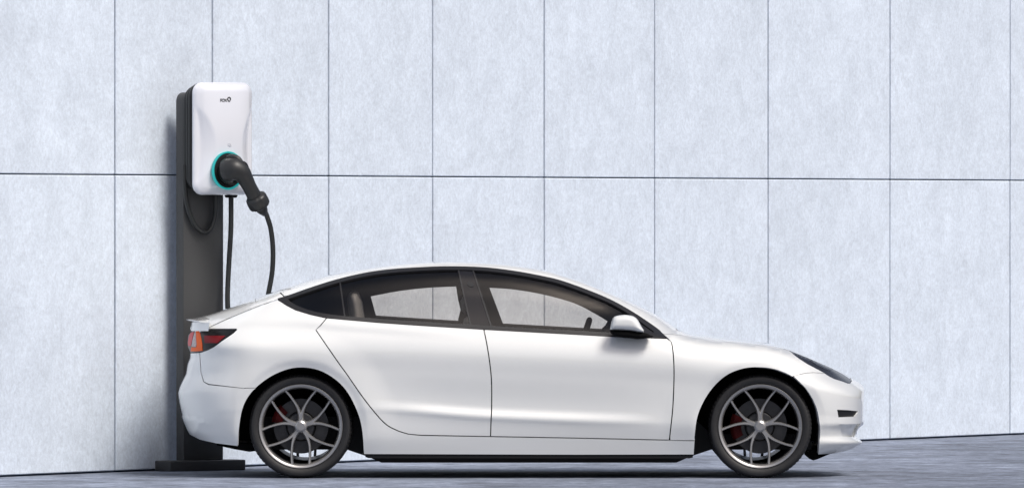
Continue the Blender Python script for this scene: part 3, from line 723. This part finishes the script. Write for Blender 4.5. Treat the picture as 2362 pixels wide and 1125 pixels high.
# ================================================================== WALL
def foot(px): return 1099.5-.0415*px
def wall_depth(px): return CH*F/(foot(px)-HY)-D
w0 = PV(0, foot(0), wall_depth(0)); w1 = PV(2362, foot(2362), wall_depth(2362)); w0.z = w1.z = 0
wt = (w1-w0).normalized(); phi = math.atan2(wt.y, wt.x); wnrm = Vector((math.sin(phi), -math.cos(phi), 0))
def wall_u(px):
    # ray from camera through column px meets the wall line
    dx = (px-CXP)/F; o = Vector((0, -D, 0))
    # o + t(dx,1) = w0 + u*wt
    a = Matrix(((dx, -wt.x), (1.0, -wt.y))); r = a.inverted() @ Vector((w0.x-o.x, w0.y-o.y)); return r[1]
wall = empty('wall', (w0.x, w0.y, 0), 'pale blue-grey wall of tall smooth concrete panels with thin dark joints', 'wall', phi)
joints = [266, 491, 759, 999, 1256.5, 1511, 1773, 2054, 2331]
us = [wall_u(x) for x in joints]; wpan = us[-1]-us[-2]
us = [us[0]-4.5, us[0]-3.0, us[0]-1.5]+us+[us[-1]+wpan*(k+1) for k in range(5)]
JZ = 1.907; GAP = .0105
bm = bmesh.new(); box(bm, us[0]-.1, us[-1]+.1, .030, .25, 0.0, 3.86); bm_obj('backing', bm, M['joint'], wall, smooth=False)
for i in range(len(us)-1):
    for (z0, z1) in ((.012, JZ-.004), (JZ+.004, 3.85)):
        bm = bmesh.new(); pr = random.uniform(-.0012, .0012)
        ua, ub = us[i]+GAP, us[i+1]-GAP
        box(bm, 0, ub-ua, pr, .034, 0, z1-z0, .005, 1)
        o = bm_obj('panel', bm, M['wall'], wall, smooth=False); o.location = (ua, 0, z0)
# hairline skirting at the foot
# ================================================================== GROUND
def ground_fn():
    bm = bmesh.new(); s = 300
    vs = [bm.verts.new(v) for v in ((-s, -s, 0), (s, -s, 0), (s, s, 0), (-s, s, 0))]; bm.faces.new(vs)
    o = bm_obj('ground', bm, M['ground'], None, smooth=False); o['kind'] = 'structure'; return o
ground_fn()

# ================================================================== CHARGING STATION
YAW = math.radians(38)
O = PV(423, 1051, 1.80); O.z = 0
ue = Vector((math.cos(YAW), math.sin(YAW), 0)); ve = Vector((math.sin(YAW), -math.cos(YAW), 0))
st = empty('charging_station', O, 'white wall-box charger with glowing teal ring on a dark grey floor pedestal', 'charger', YAW)
def CL(px, py, v):
    """local (x along front, y = -v, z) where the photo ray meets the plane v in front of the post face"""
    o = Vector((0, -D, CH)); dr = Vector(((px-CXP)/F, 1, -(py-HY)/F)); p0 = O+ve*v
    t = (p0-o).dot(ve)/dr.dot(ve); q = o+dr*t; r = q-O
    return Vector((r.dot(ue), -v, r.z))
def CW(px, py, v):
    l_ = CL(px, py, v); return O+ue*l_.x+ve*v+Vector((0, 0, l_.z))
# base plate and post
bl_ = CL(393, 1086, .094); br_ = CL(567, 1080, .094)
bm = bmesh.new(); box(bm, bl_.x, br_.x, -.094, .080, 0, .068, .008, 3); bm_obj('base_plate', bm, M['post'], st, sharp=80)
pr_ = CL(515, 700, 0).x; ptop = CL(423, 213, 0).z
bm = bmesh.new()
pf = [(0, .0675), (pr_, .0675), (pr_, ptop-.03)]+[(pr_-.03+.03*math.cos(a), ptop-.03+.03*math.sin(a)) for a in np.linspace(0, PI/2, 7)][1:]+[(.05+.05*math.cos(a), ptop-.05+.05*math.sin(a)) for a in np.linspace(PI/2, PI, 9)]
a = [bm.verts.new((x, 0, z)) for x, z in pf]; c = [bm.verts.new((x, .08, z)) for x, z in pf]; bm.faces.new(a); bm.faces.new(c[::-1])
for i in range(len(pf)): bm.faces.new((a[i], c[i], c[(i+1) % len(pf)], a[(i+1) % len(pf)]))
bmesh.ops.bevel(bm, geom=[e for e in bm.edges if abs(e.verts[0].co.y-e.verts[1].co.y) < 1e-6], offset=.005, segments=2, profile=.5, affect='EDGES')
bm_obj('post', bm, M['post'], st, sharp=50)
# housing behind the cover
VF = .135
cl_ = CL(446, 320, VF); cr_ = CL(581, 320, VF); ct_ = CL(510, 190.5, VF); cb_ = CL(510, 449.5, VF)
cw = cr_.x-cl_.x; chh = ct_.z-cb_.z; ccx = .5*(cl_.x+cr_.x); ccz = .5*(ct_.z+cb_.z)
def slab(name, w, h, r, v0, v1, mat, parent, bev=.01, cx=None, cz=None):
    bm = bmesh.new(); pl = rounded_rect(w, h, r, 8, ccx if cx is None else cx, ccz if cz is None else cz)
    a = [bm.verts.new((x, -v1, z)) for x, z in pl]; c = [bm.verts.new((x, -v0, z)) for x, z in pl]; bm.faces.new(a); bm.faces.new(c[::-1])
    for i in range(len(pl)): bm.faces.new((a[i], c[i], c[(i+1) % len(pl)], a[(i+1) % len(pl)]))
    bmesh.ops.bevel(bm, geom=[e for e in bm.edges if abs(e.verts[0].co.y-e.verts[1].co.y) < 1e-6], offset=bev, segments=2, profile=.5, affect='EDGES')
    return bm_obj(name, bm, mat, parent, sharp=50)
slab('cable_holder', cw-.13, chh-.13, .07, .0, .10, M['plastic'], st)
slab('rear_housing', cw-.014, chh-.014, .07, .098, .130, M['plastic'], st)
slab('cable_port', .045, .03, .01, .03, .11, M['plastic'], st, .004, cx=CL(533, 455, .07).x, cz=CL(533, 455, .07).z+.012)
# cover: domed rounded rectangle
def cover_v(x, z, ds):
    a = (x-ccx)/(cw/2); b_ = (z-ccz)/(chh/2)
    e = np.clip(ds/.022, 0, 1); edge = (1-(1-e)**2.2)**.5
    bound = .44+.56*((b_+.12)/.74)**2
    waist = .085*np.clip(np.abs(a)-bound, 0, 1)
    dome = .062*(1-np.abs(a)**3.2)*(1-.35*b_**2)*np.clip(ds/.05, 0, 1)**.5
    return VF+.012*edge+np.maximum(dome-waist, 0)
outl = densify(rounded_rect(cw, chh, .072, 14, ccx, ccz), .012)
pts, tris, bd = tri2d(outl, [], .011)
ds = dist_to(pts, outl); vv = cover_v(pts[:, 0], pts[:, 1], ds)
W0 = np.stack([pts[:, 0], -vv, pts[:, 1]], 1)
t = tris[0]; fn = np.cross(W0[t[1]]-W0[t[0]], W0[t[2]]-W0[t[0]])
if fn[1] > 0: tris = [t[::-1] for t in tris]; bd = [(b_, a) for a, b_ in bd]
mesh_from('front_cover', W0, tris, bd, .012, np.tile(np.array([0, 1., 0]), (len(W0), 1)), M['shell'], st)
def cover_at(px, py):
    v = VF+.05
    for _ in range(6):
        l_ = CL(px, py, v); v = float(cover_v(np.array([l_.x]), np.array([l_.z]), np.array([dist_to([(l_.x, l_.z)], outl)[0]]))[0])
    return CL(px, py, v)
# light ring and socket
rc = cover_at(522, 393.5)+Vector((0, -.016, 0)); RG = 44*(D+1.9)/F
def loc_lathe(name, prof, c_, mat, parent, seg=96, sharp=40, tilt=None):
    bm = bmesh.new(); lathe(bm, prof, seg, Vector((0, 0, 0)))
    o = bm_obj(name, bm, mat, parent, sharp=sharp); o.location = c_
    if tilt: o.rotation_euler = tilt
    return o
ring_prof = [(RG-.002, .012), (RG+.001, -.006), (RG-.002, -.010), (RG-.008, -.010), (RG-.011, -.006), (RG-.011, .012)]
loc_lathe('light_ring', ring_prof, rc, M['teal'], st)
loc_lathe('socket_plate', [(RG-.012, .010), (RG-.013, -.005), (RG-.040, -.004), (RG-.052, .004), (.0005, .006)], rc, M['plug'], st)
loc_lathe('socket_rim', [(RG-.040, .0), (RG-.040, -.022), (RG-.046, -.025), (RG-.050, -.022), (RG-.052, .0)], rc, M['plug'], st)
# logo: lettering and drop-shaped ring
def text_obj(s, size, pos, mat, parent, name, spacing=1.0):
    cu = bpy.data.curves.new(name, 'FONT'); cu.body = s; cu.size = size; cu.extrude = .0008; cu.space_character = spacing; cu.offset = size*.006
    tmp = bpy.data.objects.new(name, cu); C.objects.link(tmp); bpy.context.view_layer.update()
    me = bpy.data.meshes.new_from_object(tmp.evaluated_get(bpy.context.evaluated_depsgraph_get())); bpy.data.objects.remove(tmp)
    me.name = name
    o = link(name, me, mat, parent, smooth=False); o.location = pos; o.rotation_euler = (PI/2, 0, 0); return o
lp = cover_at(507.5, 235); lp2 = cover_at(522, 232)
text_obj('FOX', .0285, lp+Vector((0, -.0025, 0)), M['ink'], st, 'logo_lettering', .92).rotation_euler = (PI/2, 0, math.atan2(lp2.y-lp.y, lp2.x-lp.x))
dc = cover_at(528.0, 229); bm = bmesh.new()
drop = []
for k in range(32):
    a = 2*PI*k/32; x = math.cos(a); z = math.sin(a)
    zz = z*1.0 if z > 0 else z*1.22; xx = x*(1 if z > 0 else (1-.42*(-z)**1.5)); drop.append(Vector((xx*.0118, -.003, zz*.0118)))
tube(bm, drop, .0030, 8, closed=True); o = bm_obj('logo_emblem', bm, M['ink'], st); o.location = dc
ic = cover_at(529, 335); bm = bmesh.new()
for (w_, h_, ox, oz) in ((.020, .014, -.002, .002), (.016, .010, .005, -.004)):
    tube(bm, [Vector((x, -.001, z)) for x, z in rounded_rect(w_, h_, .003, 3, ox, oz)], .0008, 6, closed=True)
o = bm_obj('card_symbol', bm, M['greyink'], st); o.location = ic

# ================================================================== CABLE AND PLUG
cb = empty('charging_cable', CW(520, 395, .2), 'black charging cable with its plug in the ringed socket, coiled behind the white box', 'cable')
cbo = Vector(cb.location)
CR = .0165
def cobj(name, bm, mat, par=cb): 
    o = bm_obj(name, bm, mat, par, sharp=45); o.data.transform(Matrix.Translation(-cbo)); return o
def LW(l_): return O+ue*l_.x-ve*l_.y+Vector((0, 0, l_.z))
# coil round the holder (three turns) and the hanging loop
bm = bmesh.new()
turns = []
for k, v in enumerate((.022, .052, .082)):
    ins = .022-.012*k if k else .02
    loop = [LW(Vector((x, -v, z))) for x, z in rounded_rect(cw-.035-2*abs(ins)*.3, chh-.04-.02*(2-k), .085, 8, ccx, ccz+.004)]
    tube(bm, loop, CR, 10, closed=True)
cobj('cable_coil', bm, M['cable'])
bm = bmesh.new()
hp_ = [CW(426, 380, .03), CW(427, 430, .03), CW(431, 468, .035), CW(442, 504, .035), CW(457, 528, .035), CW(474, 536, .035), CW(488, 524, .035), CW(496, 496, .035), CW(498, 462, .045), CW(498, 430, .05)]
tube(bm, catmull(hp_, 6), CR*.95, 12); cobj('cable_loop', bm, M['cable'])
bm = bmesh.new()
cp = [CW(610, 484, .24), CW(617, 502, .24), CW(625, 530, .23), CW(629.5, 575, .22), CW(628, 625, .21), CW(620, 672, .20), CW(608, 730, .18), CW(590, 800, .16), CW(562, 850, .13), CW(540, 835, .11), CW(529, 780, .10), CW(525.5, 715, .09), CW(525, 670, .085), CW(528.5, 600, .08), CW(532.5, 530, .07), CW(533, 470, .07), CW(533, 445, .07)]
tube(bm, catmull(cp, 8), CR, 14); cobj('cable_lead', bm, M['cable'])
# plug
def tubev(bm, ctrl, seg=20, n_=6, flat=1.0, up=None):
    pts = catmull([CW(x, y, v) for x, y, v, r in ctrl], n_); rs = np.interp(np.linspace(0, len(ctrl)-1, len(pts)), range(len(ctrl)), [r for *_, r in ctrl]); tube(bm, pts, list(map(float, rs)), seg, flat=flat, up=up)
vr = -rc.y
px_m = 357.
pl = bpy.data.objects.new('plug', None); C.objects.link(pl); pl.parent = cb; pl.location = (0, 0, 0)
bm = bmesh.new(); c0 = LW(rc)
lat = bmesh.new()
tube(bm, [c0+ve*.010, c0+ve*.014, c0+ve*.055, c0+ve*.060], [.084, .088, .088, .082], 40)
cobj('plug_collar', bm, M['plug'], pl)
bm = bmesh.new(); e1_ = ue; e2_ = Vector((0, 0, 1))
tube(bm, [c0+ve*.052+(e1_*math.cos(a)+e2_*math.sin(a))*.0885 for a in np.linspace(0, 2*PI, 48, endpoint=False)], .0028, 8, closed=True); cobj('collar_trim', bm, M['rimdark'], pl)
bm = bmesh.new()
tubev(bm, [(521, 394, vr+.045, .074), (531, 392, vr+.075, .080), (543, 392, vr+.105, .076), (556, 399, vr+.125, .064), (566, 413, vr+.13, .052), (575, 430, vr+.13, .046), (584, 447, vr+.125, .047), (588, 455, vr+.12, .047)], 24, 6)
cobj('plug_body', bm, M['plug'], pl)
bm = bmesh.new()
tubev(bm, [(524, 363, vr+.05, .012), (536, 362, vr+.085, .020), (549, 367, vr+.115, .020), (558, 376, vr+.135, .014)], 14, 5); cobj('plug_latch', bm, M['plug'], pl)
bm = bmesh.new(); tubev(bm, [(560, 374, vr+.15, .010), (566, 379, vr+.155, .013), (571, 387, vr+.155, .010)], 12, 3); cobj('release_button', bm, M['gloss'], pl)
# ribbed nut
bm = bmesh.new(); a = CW(588, 451, vr+.125); b_ = CW(601, 478, vr+.115); ax = (b_-a)
pts = [a+ax*t for t in (0, .12, .2, .5, .8, .9, 1.0)]; seg = 36; rings = []
t_ = ax.normalized(); u_ = t_.orthogonal().normalized(); w_ = t_.cross(u_)
for p, r in zip(pts, (.052, .066, .069, .071, .070, .066, .050)):
    rings.append([bm.verts.new(p+(u_*math.cos(k*2*PI/seg)+w_*math.sin(k*2*PI/seg))*(r-(.006 if k % 6 == 0 else 0))) for k in range(seg)])
for i in range(len(rings)-1):
    for k in range(seg): bm.faces.new((rings[i][k], rings[i][(k+1) % seg], rings[i+1][(k+1) % seg], rings[i+1][k]))
bm.faces.new(rings[0][::-1]); bm.faces.new(rings[-1]); cobj('clamp_nut', bm, M['plug'], pl)
bm = bmesh.new(); tubev(bm, [(600, 474, vr+.115, .040), (604, 482, vr+.11, .038), (608, 488, vr+.105, .030), (611, 494, vr+.10, .019)], 20, 3); cobj('cable_gland', bm, M['plug'], pl)
